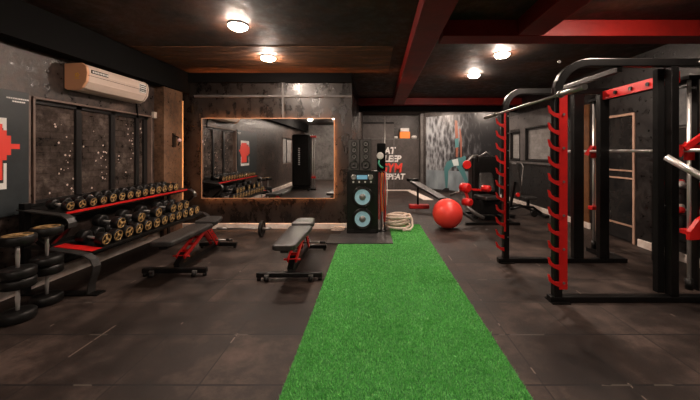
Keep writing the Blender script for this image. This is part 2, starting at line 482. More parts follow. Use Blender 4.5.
# ------------------------------------------------------------------ mirror with led edge
mx0, mx1, mz0, mz1 = -3.14, -.72, .575, 2.03
mr = tag(empty('wall_mirror', ((mx0+mx1)/2, YM, mz0)), 'large frameless mirror with amber backlit edge on the far wall', 'mirror')
cx_ = (mx0+mx1)/2
MB().box(mx0-cx_, mx1-cx_, -.055, -.048, 0, mz1-mz0).build('mirror_glass', M_mirror, mr)
i_ = .05
wd, hd = mx1-mx0, mz1-mz0
mb = MB().box(-wd/2+i_, wd/2-i_, -.047, 0, i_, hd-i_)
mb.build('backing', M_blackd, mr)
mb = MB()
q = i_-.012
mb.box(-wd/2+q, wd/2-q, -.034, -.022, hd-i_, hd-q).box(-wd/2+q, wd/2-q, -.034, -.022, q, i_)
mb.box(-wd/2+q, -wd/2+i_, -.034, -.022, i_, hd-i_).box(wd/2-i_, wd/2-q, -.034, -.022, i_, hd-i_)
mb.build('led_strip', M_led, mr)
M_rim = mat('glow_tinted_mirror_edge', (.55,.30,.18), .3, emit=(1,.5,.25), estr=.008)  # warm colour and faint emission imitate backlight glow on the rim
mb = MB(); e = .012
mb.box(-wd/2-e, wd/2+e, -.058, -.046, hd, hd+e).box(-wd/2-e, wd/2+e, -.058, -.046, -e, 0)
mb.box(-wd/2-e, -wd/2, -.058, -.046, 0, hd).box(wd/2, wd/2+e, -.058, -.046, 0, hd)
mb.build('painted_glow_edge', M_rim, mr)
# vertical amber line with weak emission on the column edge
M_amber_line = mat('soft_amber_strip', (1,.5,.2), .5, emit=(1,.42,.15), estr=.04)
tag(MB().box(XL+.16, XL+.175, 5.585, 5.60, .55, 2.34).build('amber_edge_strip', M_amber_line), 'thin vertical faintly glowing amber strip on the corner column edge', 'light strip')

# ------------------------------------------------------------------ poster board on left wall
pb = tag(empty('wall_board', (XL, 3.218, .78)), 'dark slate wall board with white outlined frame and red cross symbol', 'poster')
x = .03
MB().box(0, x, -1.35, 0, 0, 1.24).build('board_panel', M_poster, pb, bevel=.004)
def yz(mb, y0, y1, z0, z1, o=0): mb.box(x, x+.003+o, y0, y1, z0, z1)
mb = MB(); yz(mb, -.75,-.20,.86,.96); yz(mb, -.75,-.20,.27,.33)
yz(mb, -.225,-.20,.33,.52,.0005); yz(mb, -.225,-.20,.78,.86,.0006); yz(mb, -.75,-.725,.33,.52,.0006); yz(mb, -.75,-.725,.78,.86,.0006)
mb.build('white_outline', M_text_w, pb)
mb = MB()
yz(mb, -.79,-.164,.60,.79,.001); yz(mb, -.70,-.20,.55,.84,.0012); yz(mb, -.58,-.235,.36,.90,.0014); yz(mb, -.164,-.088,.66,.71,.0011)
mb.build('red_cross', M_text_r, pb)
mb = MB()
rr = random.Random(3)
for z, a, b_ in ((1.165,-.20,-.02),(1.135,-.15,-.04)):
    y = a
    while y < b_:
        l = rr.uniform(.008,.02); yz(mb, y, y+l, z-.008, z+.006); y += l+.005
mb.build('fine_print', M_text_w, pb)
tag(MB().box(XL, XL+.012, 3.224, 3.25, .80, 2.0).build('trim_strip', M_frame_l), 'narrow pale vertical strip between the slate board and the window', 'trim')

# ------------------------------------------------------------------ air conditioner
ac = tag(empty('air_conditioner', (XL+.006, 3.62, 2.14)), 'cream split air conditioner with peach end cap above the left window', 'air conditioner')
prof = [(0,.02),(0,.30),(.20,.31),(.25,.27),(.262,.20),(.25,.10),(.20,.03),(.14,0),(.03,0)]
def acprism(mb, y0, y1, sc=1, dz=0):
    n = len(prof); P = [((a)*sc, (b-.15)*sc+.15+dz) for a, b in prof]
    vs = [(a, y0, b) for a, b in P] + [(a, y1, b) for a, b in P]
    fs = [tuple(range(n))[::-1], tuple(range(n, 2*n))] + [(i, (i+1) % n, (i+1) % n+n, i+n) for i in range(n)]
    mb.raw(vs, fs)
mb = MB(); acprism(mb, .02, .96); mb.build('body', M_ac, ac, bevel=.012)
mb = MB(); acprism(mb, -.012, .022, 1.02); mb.build('end_cap', M_acs, ac, bevel=.006)
mb = MB(); acprism(mb, .958, .985, 1.02); mb.build('end_cap', M_ac, ac, bevel=.006)
mb = MB()
mb.raw([(.242,.06,.085),(.242,.92,.085),(.195,.92,.022),(.195,.06,.022)], [(0,1,2,3)], False, T(.006,0,-.001))
mb.build('louvre', M_ac, ac)
mb = MB(); mb.box(.2665,.2685,.0,.94,.168,.172); mb.build('panel_seam', M_blackd, ac)
def actext(y0, y1, z0, z1):
    mb = MB(); mb.box(.259,.2655,y0,y1,z0,z1); return mb
actext(.05,.28,.205,.245).build('black_sticker', M_blackd, ac)
mb = MB(); y = .06
while y < .265:
    l = rr.uniform(.01,.02); mb.box(.2655,.267,y,y+l,.213,.236); y += l+.007
mb.build('sticker_lettering', M_white, ac)
actext(.80,.93,.13,.255).build('energy_label', M_white, ac)
mb = MB()
for k in range(4):
    for j in range(3): mb.box(.2655,.2672,.81+j*.04,.84+j*.04,.145+k*.027,.16+k*.027)
mb.build('label_lettering', M_blackd, ac)
M_yel = mat('yellow_logo', (.85,.45,.05), .5)
mb = MB()
for k in range(5):
    a = 2*PI*k/5; mb.cyl((.15+.018*math.cos(a), -.0145, .17+.018*math.sin(a)), (.15+.018*math.cos(a), -.0115, .17+.018*math.sin(a)), .010, 10)
mb.box(.125,.175,-.0145,-.0115,.125,.135)
mb.build('logo', M_yel, ac)
mb = MB().tube([(.03,.99,.05),(.02,1.06,.02),(.012,1.09,-.1),(.012,1.10,-.2)], .012, 8); mb.build('pipe', M_blackd, ac)

# small things on wall by the window
def wallbox(name, y, z, s, m, label, cat):
    o = MB().box(XL, XL+.05, y-s[0]/2, y+s[0]/2, z-s[1]/2, z+s[1]/2).build(name, m, bevel=.006)
    return tag(o, label, cat)
M_cream2 = mat('cream_switch', (.5,.42,.36), .5)
sb = wallbox('alarm_box', 5.065, 2.02, (.06,.10), M_cream2, 'small cream box on the wall right of the large left window', 'box')

# fan bracket on column
fb = tag(empty('wall_bracket', (XL+.16, 5.35, 1.62)), 'small dark bracket with pinkish cap on the corner column', 'bracket')
MB().box(0,.02,-.04,.04,-.12,.12).build('plate', M_black, fb)
MB().tube([(.02,0,.08),(.08,0,.05),(.10,0,-.04),(.08,0,-.09)], .012, 8).build('arm', M_black, fb)
M_pink = mat('pinkish_plastic', (.75,.5,.5), .5)
MB().sphere((.10,0,.0), .03).build('cap', M_pink, fb)

# ------------------------------------------------------------------ turf
TX0, TX1 = -.533, .906
tf = tag(empty('turf_runner', (0,0,0)), 'long bright green artificial grass runner laid over the rubber floor', 'turf')
MB().box(TX0, TX1, -1.0, 5.70, 0, .008).box(.32, TX1, 5.70, 6.03, 0, .008).build('turf_backing', M_turf, tf)
def blades():
    import numpy as np
    rg = np.random.default_rng(5)
    segs = [(1.6,2.6,34000),(2.6,3.8,26000),(3.8,6.03,26000),(-1.0,1.6,9000)]
    P = []
    for a, b, n in segs:
        p = np.empty((n,2)); p[:,0] = rg.uniform(TX0+.004, TX1-.004, n); p[:,1] = rg.uniform(a, b, n); P.append(p)
    P = np.concatenate(P); 
    # nothing grows through the mat under the speaker
    keep = ~((P[:,0] < .315) & (P[:,1] > 4.70))
    P = P[keep]; n = len(P)
    th = rg.uniform(0, 2*np.pi, n); ln = rg.uniform(.010,.022,n); wd = rg.uniform(.0018,.0038,n)*(1+.25*(P[:,1]-2).clip(0,4))
    le = rg.normal(0,.009,(n,2))
    V = np.zeros((n,3,3))
    dx, dy = np.cos(th)*wd, np.sin(th)*wd
    V[:,0,0] = P[:,0]-dx; V[:,0,1] = P[:,1]-dy; V[:,0,2] = .006
    V[:,1,0] = P[:,0]+dx; V[:,1,1] = P[:,1]+dy; V[:,1,2] = .006
    V[:,2,:2] = P+le; V[:,2,2] = .006+ln
    me = bpy.data.meshes.new('grass_blades')
    me.vertices.add(3*n); me.vertices.foreach_set('co', V.reshape(-1))
    me.loops.add(3*n); me.loops.foreach_set('vertex_index', np.arange(3*n, dtype=np.int32))
    me.polygons.add(n); me.polygons.foreach_set('loop_start', np.arange(0,3*n,3, dtype=np.int32))
    me.update(); me.validate(); me.materials.append(M_grass)
    o = bpy.data.objects.new('grass_blades', me); COL.objects.link(o); o.parent = tf; o['kind'] = 'stuff'
blades()

# ------------------------------------------------------------------ mats, speaker
M_matt = mat('black_rubber_mat', (.022,.021,.021), .5, 0, (.045,.040,.038), 5, .15, 200)
tag(MB().box(-.72,.305,4.74,5.27,.0095,.022).build('platform_mat', M_matt, bevel=.004), 'black rubber platform mat in front of the speaker, partly over the turf', 'mat')
tag(MB().box(-.56,.305,5.28,5.715,.0095,.022).build('platform_mat', M_matt, bevel=.004), 'black rubber mat under the stacked speakers', 'mat')
SX = -.185
sp = tag(empty('floor_speaker', (SX, 5.30, .022)), 'tall black floor speaker with two large blue grey woofers', 'speaker')
MB().box(-.265,.275,0,.30,.0,1.07).build('cabinet', M_black, sp, bevel=.012)
def driver(root, x, z, r, cone, y=0):
    Mx = T(x, y, z) @ rot('X', PI/2)
    o = MB().lathe([(r*1.12,0),(r*1.12,.010),(r*1.0,.016),(r*.95,.010),(r*.95,0)], Mx, 30, cap=False).build('driver_ring', M_steel if False else M_black, root)
    MB().lathe([(r*.97,.009),(r*.90,.018),(r*.80,.007)], Mx, 30, cap=False).build('surround', M_rubber, o)
    MB().lathe([(r*.80,.007),(r*.42,.002),(r*.34,.004)], Mx, 30, cap=False).build('cone', cone, o)
    MB().lathe([(r*.34,.003),(r*.25,.014),(r*.1,.02),(.0005,.021)], Mx, 20).build('dust_cap', M_steel if r > .1 else M_rubber, o)
driver(sp, .005, .25, .165, M_cone); driver(sp, .005, .625, .165, M_cone)
mb = MB().box(-.21,.22,-.012,0,.85,1.04); mb.build('control_panel', M_rubber, sp, bevel=.004)
mb = MB().box(-.09,.09,-.018,-.012,.93,1.0); mb.build('display', mat('blue_display', (.1,.2,.25), .2, emit=(.25,.6,.8), estr=.05), sp)
for k in range(4): MB().cyl((-.15+.1*k,-.012,.885),(-.15+.1*k,-.032,.885), .016, 14).build('knob', M_chrome, sp)
for sx_ in (-1,1): MB().lathe([(.045,0),(.045,.006),(.03,.003),(.001,.001)], T(sx_*.145,-.012,.965) @ rot('X',PI/2), 20).build('tweeter', M_steel, sp)
for s_ in (-1,1): MB().box(s_*.19-.045,s_*.19+.045,-.006,0,.015,.075).build('port', M_rubber, sp)

us0 = None
M_grc = mat('grey_cone', (.16,.155,.15), .4)
M_spk = mat('dark_grey_baffle', (.05,.047,.045), .45)
for k, (xx, lab) in enumerate(((-.275+.075,'left one of two slim black speakers standing on the floor speaker'),(-.275+.275,'right one of two slim black speakers standing on the floor speaker'))):
    if us0 is None:
        us0 = empty('column_speaker')
        MB().box(-.097,.097,0,.22,0,.54).build('cabinet', M_black, us0, bevel=.008)
        MB().box(-.092,.092,-.004,0,.008,.532).build('trim_frame', M_spk, us0)
        driver(us0, 0, .10, .072, M_spk, -.004)
        for z in (.245,.355,.46): driver(us0, 0, z, .047, M_grc, -.004)
        o = us0
    else: o = copy_tree(us0)
    o.location = (SX+xx+.06, 5.31, 1.094); tag(o, lab, 'speaker', 'slim speakers on top')

# resistance band stand
st = tag(empty('band_stand', (.145, 5.50, .022)), 'black stand hung with red bands beside the stacked speakers', 'stand')
MB().lathe([(.10,0),(.10,.015),(.03,.03)], None, 24).build('base', M_black, st)
MB().box(-.075,.075,-.09,-.02,1.06,1.55).build('hanging_bag', M_blackd, st, bevel=.02)
MB().cyl((.062,-.03,.02),(.062,-.03,2.02),.011,10).build('pole', M_steel, st)
MB().cyl((0,0,.03),(0,0,1.50),.013,12).build('pole', M_steel, st)
MB().box(-.09,.09,-.012,.012,1.02,1.05).build('cross_arm', M_black, st)
MB().box(-.012,.012,-.09,.09,1.25,1.27).build('cross_arm', M_black, st)
MB().lathe([(.062,0),(.062,.012),(.04,.02),(.02,.014),(.001,.014)], T(-.02,-.095,1.33) @ rot('X',PI/2), 24).build('round_cap', M_white, st)
for k, (a, m, ln) in enumerate(((-.075,M_red,.72),(-.035,M_red,.80),(.02,M_orange,.66),(.06,M_red,.84),(.085,M_text_w,.55))):
    zt = 1.02; y = -.03-.01*(k % 2)
    pts = [(a-.014,y,zt),(a-.02,y-.01,zt-ln*.5),(a-.01,y,zt-ln),(a,y,zt-ln-.015),(a+.010,y,zt-ln),(a+.02,y-.01,zt-ln*.5),(a+.012,y,zt),(a,y,zt+.014)]
    MB().tube(pts, .007, 8, closed=True).build('resistance_band', m, st)
MB().tube([(-.04,-.11,1.25),(-.05,-.12,1.20),(-.02,-.12,1.15),(.03,-.12,1.12)], .016, 10).build('handle', M_green, st)

# battle rope coil
def coil():
    pts = []; r0 = random.Random(11)
    turns = 7
    for t in range(turns*26):
        a = 2*PI*t/26; k = t/(turns*26)
        R = .165 + .045*math.sin(k*17) + r0.uniform(-.006,.006)
        pts.append((R*1.12*math.cos(a)+.012*math.sin(k*9), R*math.sin(a)*.95, .024+.036*(t/26)*.93 + .012*math.sin(a*2+k*6)))
    pts += [(.22,-.02,.26),(.26,-.08,.18),(.26,-.16,.07),(.21,-.21,.023),(.08,-.24,.022)]
    return MB().tube(pts, .021, 8)
br = coil().build('battle_rope', M_rope, loc=(.44,5.66,.03))
tag(br, 'coiled thick cream battle rope on the turf end beside the speaker', 'rope')
pts = []
for t in range(60):
    a = t*.42; pts.append((.10*math.cos(a)*(1+.3*math.sin(t*.2)), .06*math.sin(a), .012+.0012*t))
tag(MB().tube(pts, .009, 6).build('skipping_rope', M_rope, loc=(-.62,5.56,.001)), 'small tangled pale rope on the floor left of the speaker', 'rope')

# ------------------------------------------------------------------ dumbbells
def dumbbell_proto(r, L):
    root = empty('dumbbell')
    hw = L*.30 if r < .1 else L*.23
    MB().tube([(-L/2+hw*.8,0,0),(-L*.1,0,0),(0,0,0),(L*.1,0,0),(L/2-hw*.8,0,0)], [.012,.014,.0165,.014,.012], 12).build('handle', M_chrome, root)
    for s_ in (-1, 1):
        Mx = T(s_*(L/2-hw), 0, 0) @ rot('Y', s_*PI/2)
        hd_ = MB().lathe([(r*.55,0),(r*.93,.004),(r,.014),(r,hw-.014),(r*.94,hw-.002),(r*.84,hw),(r*.80,hw-.004)], Mx, 26).build('head', M_rubber, root)
        mb = MB().lathe([(r*.80,hw-.0035),(r*.80,hw+.0005),(r*.70,hw+.0005),(r*.70,hw-.0035)], Mx, 26, cap=False)
        for k in range(3):
            Mk = Mx @ rot('Z', 2*PI*k/3)
            mb.box(r*.24, r*.66, -r*.15, r*.15, hw-.003, hw+.001, Mk)
        mb.lathe([(r*.24,hw-.003),(r*.24,hw+.002),(.0005,hw+.002)], Mx, 16)
        mb.build('gold_emblem', M_gold, hd_)
    return root
tl_u = math.atan2(.05,.40)     # shelf tilt
tl_l = math.atan2(.06,.50)
def shelf_z(X, front, zf, tl): return zf + (front-X)*math.tan(tl)
UF, UZ = -3.10, .79; LF, LZ = -2.83, .395
sizes = {}
def put_dumbbell(r, L, X, Y, Z, tilt, label, group, up=False):
    key = (r, L)
    if key not in sizes:
        sizes[key] = dumbbell_proto(r, L); o = sizes[key]
    else: o = copy_tree(sizes[key])
    o.location = (X, Y, Z); o.rotation_euler = (random.uniform(-1.2,1.2), tilt, 0)
    if up: o.rotation_euler = (0, PI/2, random.uniform(-.5,.5))
    tag(o, label, 'dumbbell', group); return o
ordn = ['first','second','third','fourth','fifth','sixth','seventh','eighth','ninth','tenth','eleventh','twelfth','thirteenth','fourteenth']
ups = [3.20+.132*k for k in range(14)]
for k, y in enumerate(ups):
    r = .050 if k < 4 else (.056 if k < 9 else .060)
    L = .22 if k < 4 else .25
    X = UF-.02-L/2*math.cos(tl_u)
    z = shelf_z(X, UF, UZ, tl_u) + .010 + r/math.cos(tl_u)
    lab = 'black round dumbbell on the top shelf, %s from the near end' % ordn[k] if k < 7 else 'black round dumbbell on the top shelf, %s from the far end' % ordn[13-k]
    put_dumbbell(r, L, X, y, z, tl_u, lab, 'dumbbells on the top shelf')
lowy = [3.32+.155*k for k in range(12)]
rL = .0695; LL = .29
for k, y in enumerate(lowy):
    X = LF-.02-LL/2*math.cos(tl_l)
    z = shelf_z(X, LF, LZ, tl_l) + .010 + rL/math.cos(tl_l)
    lab = 'black round dumbbell lying on the lower shelf, %s from the near end' % ordn[k] if k < 6 else 'black round dumbbell lying on the lower shelf, %s from the far end' % ordn[11-k]
    put_dumbbell(rL, LL, X, y, z, tl_l, lab, 'dumbbells on the lower shelf')
rise = math.sqrt((2*rL+.001)**2-(.155/2)**2)
for n_, k in enumerate((1,3,5,7,8,9)):
    X = LF-.05-LL/2*math.cos(tl_l)
    z = shelf_z(X, LF, LZ, tl_l) + .010 + rL/math.cos(tl_l) + rise/math.cos(tl_l)
    put_dumbbell(rL, LL, X, lowy[k]+.0775, z, tl_l, 'black dumbbell stacked on top of the lower shelf row, %s from the near end' % ordn[n_], 'dumbbells stacked above the lower shelf row')
# big dumbbells standing on end at the near end of the rack
big = None
for (x, y, lev, lab) in ((-3.05,2.90,0,'large dumbbell standing on the floor beside the rack foot, lower of its pair'),
                         (-3.05,2.90,1,'large dumbbell stood on another right beside the rack foot, upper of its pair'),
                         (-2.98,2.60,0,'large dumbbell standing on the floor at the left picture edge, lower of its pair'),
                         (-2.98,2.60,1,'large dumbbell stood on another at the left picture edge, upper of its pair')):
    put_dumbbell(.115, .355, x, y, .1785+.358*lev, 0, lab, 'large dumbbells standing on end', up=True)

# ------------------------------------------------------------------ dumbbell rack
rk = tag(empty('dumbbell_rack', (0,0,0)), 'long two tier black rack with red shelves full of dumbbells under the left window', 'rack')
def shelf(front, zf, depth, tl, y0, y1, name, m=None):
    # local: x from 0 (front) to -depth, tilt up towards the wall
    Mx = T(front, 0, zf) @ rot('Y', tl)
    mb = MB().box(-depth, 0, y0, y1, -.006, .008, Mx); mb.box(-depth-.01, -depth, y0, y1, -.01, .045, Mx)
    o = mb.build(name, M_rubber, rk, bevel=.002)
    MB().box(-.003, .010, y0, y1, -.009, .013, Mx).build('front_lip', m or M_red, o)
    mb = MB().box(-depth+.05, -.03, y0+.02, y1-.02, -.045, -.007, Mx); mb.build('shelf_support', M_black, o)
shelf(UF, UZ, .38, tl_u, 3.13, 5.16, 'shelf')
shelf(LF, LZ, .46, tl_l, 3.13, 5.16, 'shelf', M_rubber)
Ml = T(LF,0,LZ) @ rot('Y', tl_l)
MB().box(-.40,-.01,3.13,3.25,.0085,.012,Ml).build('red_end_plate', M_red, rk)
def ribbon(pts, y0, y1, th):
    mb = MB()
    for (a, b), (c, d) in zip(pts[:-1], pts[1:]):
        v = Vector((c-a, 0, d-b)); nn = Vector((-v.z, 0, v.x)).normalized()*th
        P = [(a,b),(c,d),(c+nn.x,d+nn.z),(a+nn.x,b+nn.z)]
        vs = [(p,y0,q) for p,q in P]+[(p,y1,q) for p,q in P]
        mb.raw(vs, [(0,1,2,3),(7,6,5,4),(0,4,5,1),(1,5,6,2),(2,6,7,3),(3,7,4,0)])
    return mb
for y in (3.04, 5.17):
    up_ = [(-3.50,.845),(-3.16,.800),(-3.06,.785),(-3.01,.755),(-2.985,.71),(-2.99,.66)]
    lo_ = [(-3.42,.475),(-2.96,.418),(-2.84,.395),(-2.77,.35),(-2.74,.28),(-2.755,.20),(-2.79,.10),(-2.80,.012)]
    ribbon(up_[::-1], y, y+.085, .012).build('curved_arm', M_pad, rk)
    ribbon(lo_[::-1], y, y+.085, .012).build('curved_arm', M_pad, rk)
    MB().box(-3.49,-3.43,y+.01,y+.075,.012,.90).build('upright', M_black, rk, bevel=.004)
    MB().beam((-3.01,y+.043,.68),(-3.20,y+.043,.50),.05,.03).beam((-3.22,y+.043,.46),(-3.46,y+.043,.62),.05,.04).build('brace', M_black, rk)
    MB().box(-3.495,-2.70,y-.01,y+.095,0,.014).build('foot', M_black, rk, bevel=.003)
MB().box(-3.50,-3.47,3.12,5.18,.60,.66).box(-3.50,-3.47,3.12,5.18,.20,.26).build('crossbar', M_black, rk)

# ------------------------------------------------------------------ adjustable benches
def pad_mesh(w0, w1, L, th, M=None):
    """rounded pad: x width w0 at y=0 to w1 at y=L"""
    n = 8; prof = []
    mb = MB(); rings = []
    c = .05
    def outline(k):
        pts = []
        W0, W1, LL_ = w0/2-k, w1/2-k, L-2*k
        rr_ = max(c-k, .012)
        corners = [(-W0, k, 180, 270), (W0, k, 270, 360), (W1, L-k, 0, 90), (-W1, L-k, 90, 180)]
        for x, y, a0, a1 in corners:
            cx2 = x + (rr_ if x < 0 else -rr_); cy2 = y + (rr_ if y < L/2 else -rr_)
            for i in range(5):
                a = math.radians(a0+(a1-a0)*i/4); pts.append((cx2+rr_*math.cos(a), cy2+rr_*math.sin(a)))
        return pts
    levels = [(.012,0),(0,.012),(0,th-.014),(.006,th-.004),(.018,th),(.04,th+.003)]
    vs = []
    for k, z in levels: vs += [(x,y,z) for x,y in outline(k)]
    m = 20; fs = [tuple(range(m))[::-1]]
    for i in range(len(levels)-1):
        for k in range(m): fs.append((i*m+k, i*m+(k+1) % m, (i+1)*m+(k+1) % m, (i+1)*m+k))
    fs.append(tuple(range((len(levels)-1)*m, len(levels)*m)))
    mb.raw(vs, fs, False, M); 
    return mb
def make_bench():
    r = empty('weight_bench')
    # y axis along the bench, origin under the front foot centre
    MB().beam((-.36,0,.062),(.36,0,.062),.055,.055).build('front_foot', M_black, r, bevel=.008)
    for s_ in (-1,1):
        MB().cyl((s_*.24-.02,-.045,.03),(s_*.24+.02,-.045,.03),.03,18).build('wheel', M_rubber, r)
        MB().box(s_*.24-.024,s_*.24+.024,-.05,-.028,.02,.07).build('wheel_bracket', M_steel, r)
        MB().cyl((s_*.335,0,.0),(s_*.335,0,.036),.022,14).build('rubber_foot', M_rubber, r)
    MB().beam((-.27,1.05,.052),(.27,1.05,.052),.055,.055).build('rear_foot', M_black, r, bevel=.008)
    for s_ in (-1,1): MB().cyl((s_*.24,1.05,0),(s_*.24,1.05,.026),.022,14).build('rubber_foot', M_rubber, r)
    MB().beam((0,.02,.075),(0,1.03,.075),.06,.06).build('spine', M_black, r, bevel=.006)
    MB().beam((0,.03,.10),(0,.17,.20),.065,.05).build('neck', M_black, r)
    # red ladder rail sloping up to the seat hinge
    for s_ in (-1,1): MB().beam((s_*.045,.10,.175),(s_*.045,.62,.385),.022,.05).build('side_rail', M_red, r, bevel=.004)
    MB().box(-.045,.045,.20,.215,.205,.235).box(-.034,.034,.33,.345,.25,.28).box(-.034,.034,.47,.485,.30,.33).build('rung', M_red, r)
    MB().cyl((-.095,.12,.185),(.095,.12,.185),.011,12).build('cross_pin', M_red, r)
    # red seat post
    for s_ in (-1,1): MB().beam((s_*.04,.66,.395),(s_*.04,.93,.11),.016,.085).build('seat_post', M_red, r, bevel=.004)
    MB().beam((0,.62,.375),(0,.97,.395),.07,.04).build('seat_rail', M_black, r)
    for k in range(4): MB().cyl((.052,.70+.05*k,.34-.05*k),(.062,.70+.05*k,.34-.05*k),.010,10).build('bolt', M_steel, r)
    MB().beam((0,-.22,.383),(0,.62,.383),.08,.035).build('pad_frame', M_black, r)
    # chrome pull handle
    MB().cyl((-.10,.86,.165),(.27,.86,.165),.012,12).build('handle', M_steel, r)
    MB().cyl((.20,.86,.165),(.28,.86,.165),.018,12).build('grip', M_rubber, r)
    pad_mesh(.245,.30,.88,.058, T(0,-.27,.402)).build('back_pad', M_pad, r)
    pad_mesh(.30,.25,.30,.058, T(0,.655,.418) @ rot('X',.06)).build('seat_pad', M_pad, r)
    return r
bn = make_bench(); bn.location = (-.92, 3.42, 0); bn.rotation_euler.z = math.radians(1.0)
tag(bn, 'adjustable black weight bench with red frame beside the left turf edge', 'bench', 'weight benches')
b2 = copy_tree(bn); b2.location = (-2.26, 3.54, 0); b2.rotation_euler.z = math.radians(1.5)
tag(b2, 'adjustable black weight bench with red frame in front of the dumbbell rack', 'bench', 'weight benches')

# barbell on the floor by the far wall
bb_ = tag(empty('barbell', (-1.86, 5.19, .135)), 'short barbell with a black disc lying on the floor below the mirror', 'barbell')
MB().cyl((-.72,0,0),(.16,0,0),.014,12).build('bar', M_steel, bb_)
MB().cyl((-.03,0,0),(.15,0,0),.022,14).build('sleeve', M_steel, bb_)
MB().cyl((-.75,0,0),(-.58,0,0),.022,14).build('sleeve', M_steel, bb_)
for xx in (0,):
    pl = MB().lathe([(.024,-.018),(.05,-.020),(.055,-.012),(.115,-.012),(.120,-.020),(.135,-.018),(.135,.018),(.12,.020),(.115,.012),(.055,.012),(.05,.020),(.024,.018)], T(xx,0,0) @ rot('Y',PI/2), 32).build('weight_plate', M_rubber, bb_)

# ------------------------------------------------------------------ squat rack with smith rails
FY, RY = 2.93, 3.98
M_blk2 = mat('worn_black_steel', (.05,.047,.045), .35, .4)
sr = tag(empty('squat_rack', (0,0,0)), 'large black squat rack with red notched strips and curved top bars on the right', 'squat rack')
def hook_strip(X0, y, zs, z0, z1, wd=.075):
    """red strip facing the room with hooks towards -x"""
    mb = MB().box(X0, X0+wd, y-.010, y, z0, z1)
    for z in zs:
        inner = [(X0+.002,z-.035),(X0-.035,z-.034),(X0-.070,z-.010),(X0-.092,z+.035)]
        outer = [(X0+.002,z-.085),(X0-.050,z-.062),(X0-.095,z-.030),(X0-.108,z+.038)]
        for i in range(3):
            mb.prism([inner[i], inner[i+1], outer[i+1], outer[i]], y-.010, y)
    return mb
def frame_path(xl, xr, y, zt, R):
    pts = [(xl, y, .05), (xl, y, zt-R)]
    for i in range(1, 9):
        a = math.radians(180-90*i/8); pts.append((xl+R+R*math.cos(a), y, zt-R+R*math.sin(a)))
    pts.append((xr, y, zt)); return pts
def rect_sweep(pts, w, d):
    """square tube in an xz plane path: w in plane, d along y"""
    mb = MB(); vs = []; n = len(pts)
    P = [Vector(p) for p in pts]
    for i, p in enumerate(P):
        t = (P[min(i+1,n-1)]-P[max(i-1,0)]).normalized(); nn = Vector((-t.z,0,t.x))
        for a, b in ((-1,-1),(1,-1),(1,1),(-1,1)): vs.append(p+nn*(a*w/2)+Vector((0,b*d/2,0)))
    fs = [(3,2,1,0), tuple(range(4*n-4,4*n))]
    for i in range(n-1):
        for k in range(4): fs.append((i*4+k, i*4+(k+1) % 4, i*4+4+(k+1) % 4, i*4+4+k))
    mb.raw(vs, fs); return mb
zs_f = [.235+.157*k for k in range(11)]
rect_sweep(frame_path(1.735, 3.75, FY, 2.25, .30), .075, .07).build('front_frame', M_black, sr, bevel=.008)
rect_sweep(frame_path(1.70, 3.22, RY, 2.19, .22), .075, .07).build('rear_frame', M_black, sr, bevel=.008)
mb = hook_strip(1.735, FY-.036, zs_f, .13, 1.95); mb.build('hook_strip', M_red, sr)
mb = hook_strip(1.665, RY-.036, zs_f, .40, 1.93, .022); mb.build('hook_strip', M_red, sr)
for (x, z) in [(1.775, .19+.314*k) for k in range(6)]:
    MB().cyl((x,FY-.044,z),(x,FY-.052,z),.012,12).build('bolt', M_steel, sr)
for k in range(8):
    MB().cyl((1.718,RY-.035,.33+.22*k),(1.718,RY-.041,.33+.22*k),.009,10).build('bolt', M_steel, sr)
for x, y in ((1.735,FY),(3.05,FY),(2.20+1.3,FY)): 
    MB().cyl((x,y-.036,2.25),(x,y-.045,2.25),.014,12).build('bolt', M_steel, sr)
MB().box(1.66,3.80,FY-.04,FY+.04,0,.055).build('front_base', M_black, sr, bevel=.006)
MB().box(1.60,3.24,RY-.04,RY+.04,0,.055).build('rear_base', M_black, sr, bevel=.006)
MB().box(1.66,1.83,FY-.07,FY+.07,.0,.012).build('foot_plate', M_black, sr)
MB().box(1.62,1.79,RY-.07,RY+.07,.0,.012).build('foot_plate', M_black, sr)
# posts
MB().box(2.735,2.80,FY+.045,FY+.105,.055,2.21).build('upright', M_blackd, sr, bevel=.005)
MB().box(2.79,2.862,FY-.035,FY+.04,.055,2.21).build('upright', M_black, sr, bevel=.005)
MB().box(2.56,2.69,RY-.03,RY+.04,.055,2.155).build('upright', M_black, sr, bevel=.005)
MB().box(2.89,3.01,RY-.035,RY+.035,.055,2.155).build('upright', M_black, sr, bevel=.005)
# top members
MB().beam((2.33,FY,2.19),(2.33,RY,2.19),.05,.05).build('top_beam', M_blk2, sr, bevel=.005)
MB().box(2.92,2.945,FY+.04,RY-.036,2.075,2.185).build('side_gusset', M_red, sr, bevel=.003)
for k in range(4): MB().cyl((2.918,FY+.14+.22*k,2.13),(2.905,FY+.14+.22*k,2.13),.022,14).build('bolt', M_black, sr)
# smith rails
SXX = 3.12
for y, zt in ((3.06, 2.12),(4.38,2.12)):
    MB().cyl((SXX,y,.12),(SXX,y,zt),.0165,16).build('guide_rod', M_chrome, sr)
    MB().cyl((SXX,y,.055),(SXX,y,.16),.032,16).build('rod_bumper', M_rubber, sr)
    MB().cyl((SXX,y,1.33),(SXX,y,1.50),.040,18).build('slider', M_red, sr)
    MB().box(SXX+.05,SXX+.07,y-.03,y+.03,.055,2.13).build('notch_post', M_black, sr)
    if y > 4: MB().box(SXX+.048,SXX+.073,y-.042,y-.031,.62,1.75).build('notch_strip', M_red, sr)
    MB().beam((SXX-.05,y-.04,1.50),(SXX-.09,y+.02,1.37),.02,.05).build('latch_hook', M_red, sr)
    MB().box(SXX-.055,SXX+.05,y-.045,y+.045,.60,.65).build('safety_stop', M_red, sr, bevel=.006)
MB().box(3.05,3.24,RY+.03,4.44,.0,.055).build('rear_base', M_black, sr, bevel=.004)
MB().box(3.06,3.20,3.0,4.44,2.12,2.155).build('rail_cap', M_blackd, sr)
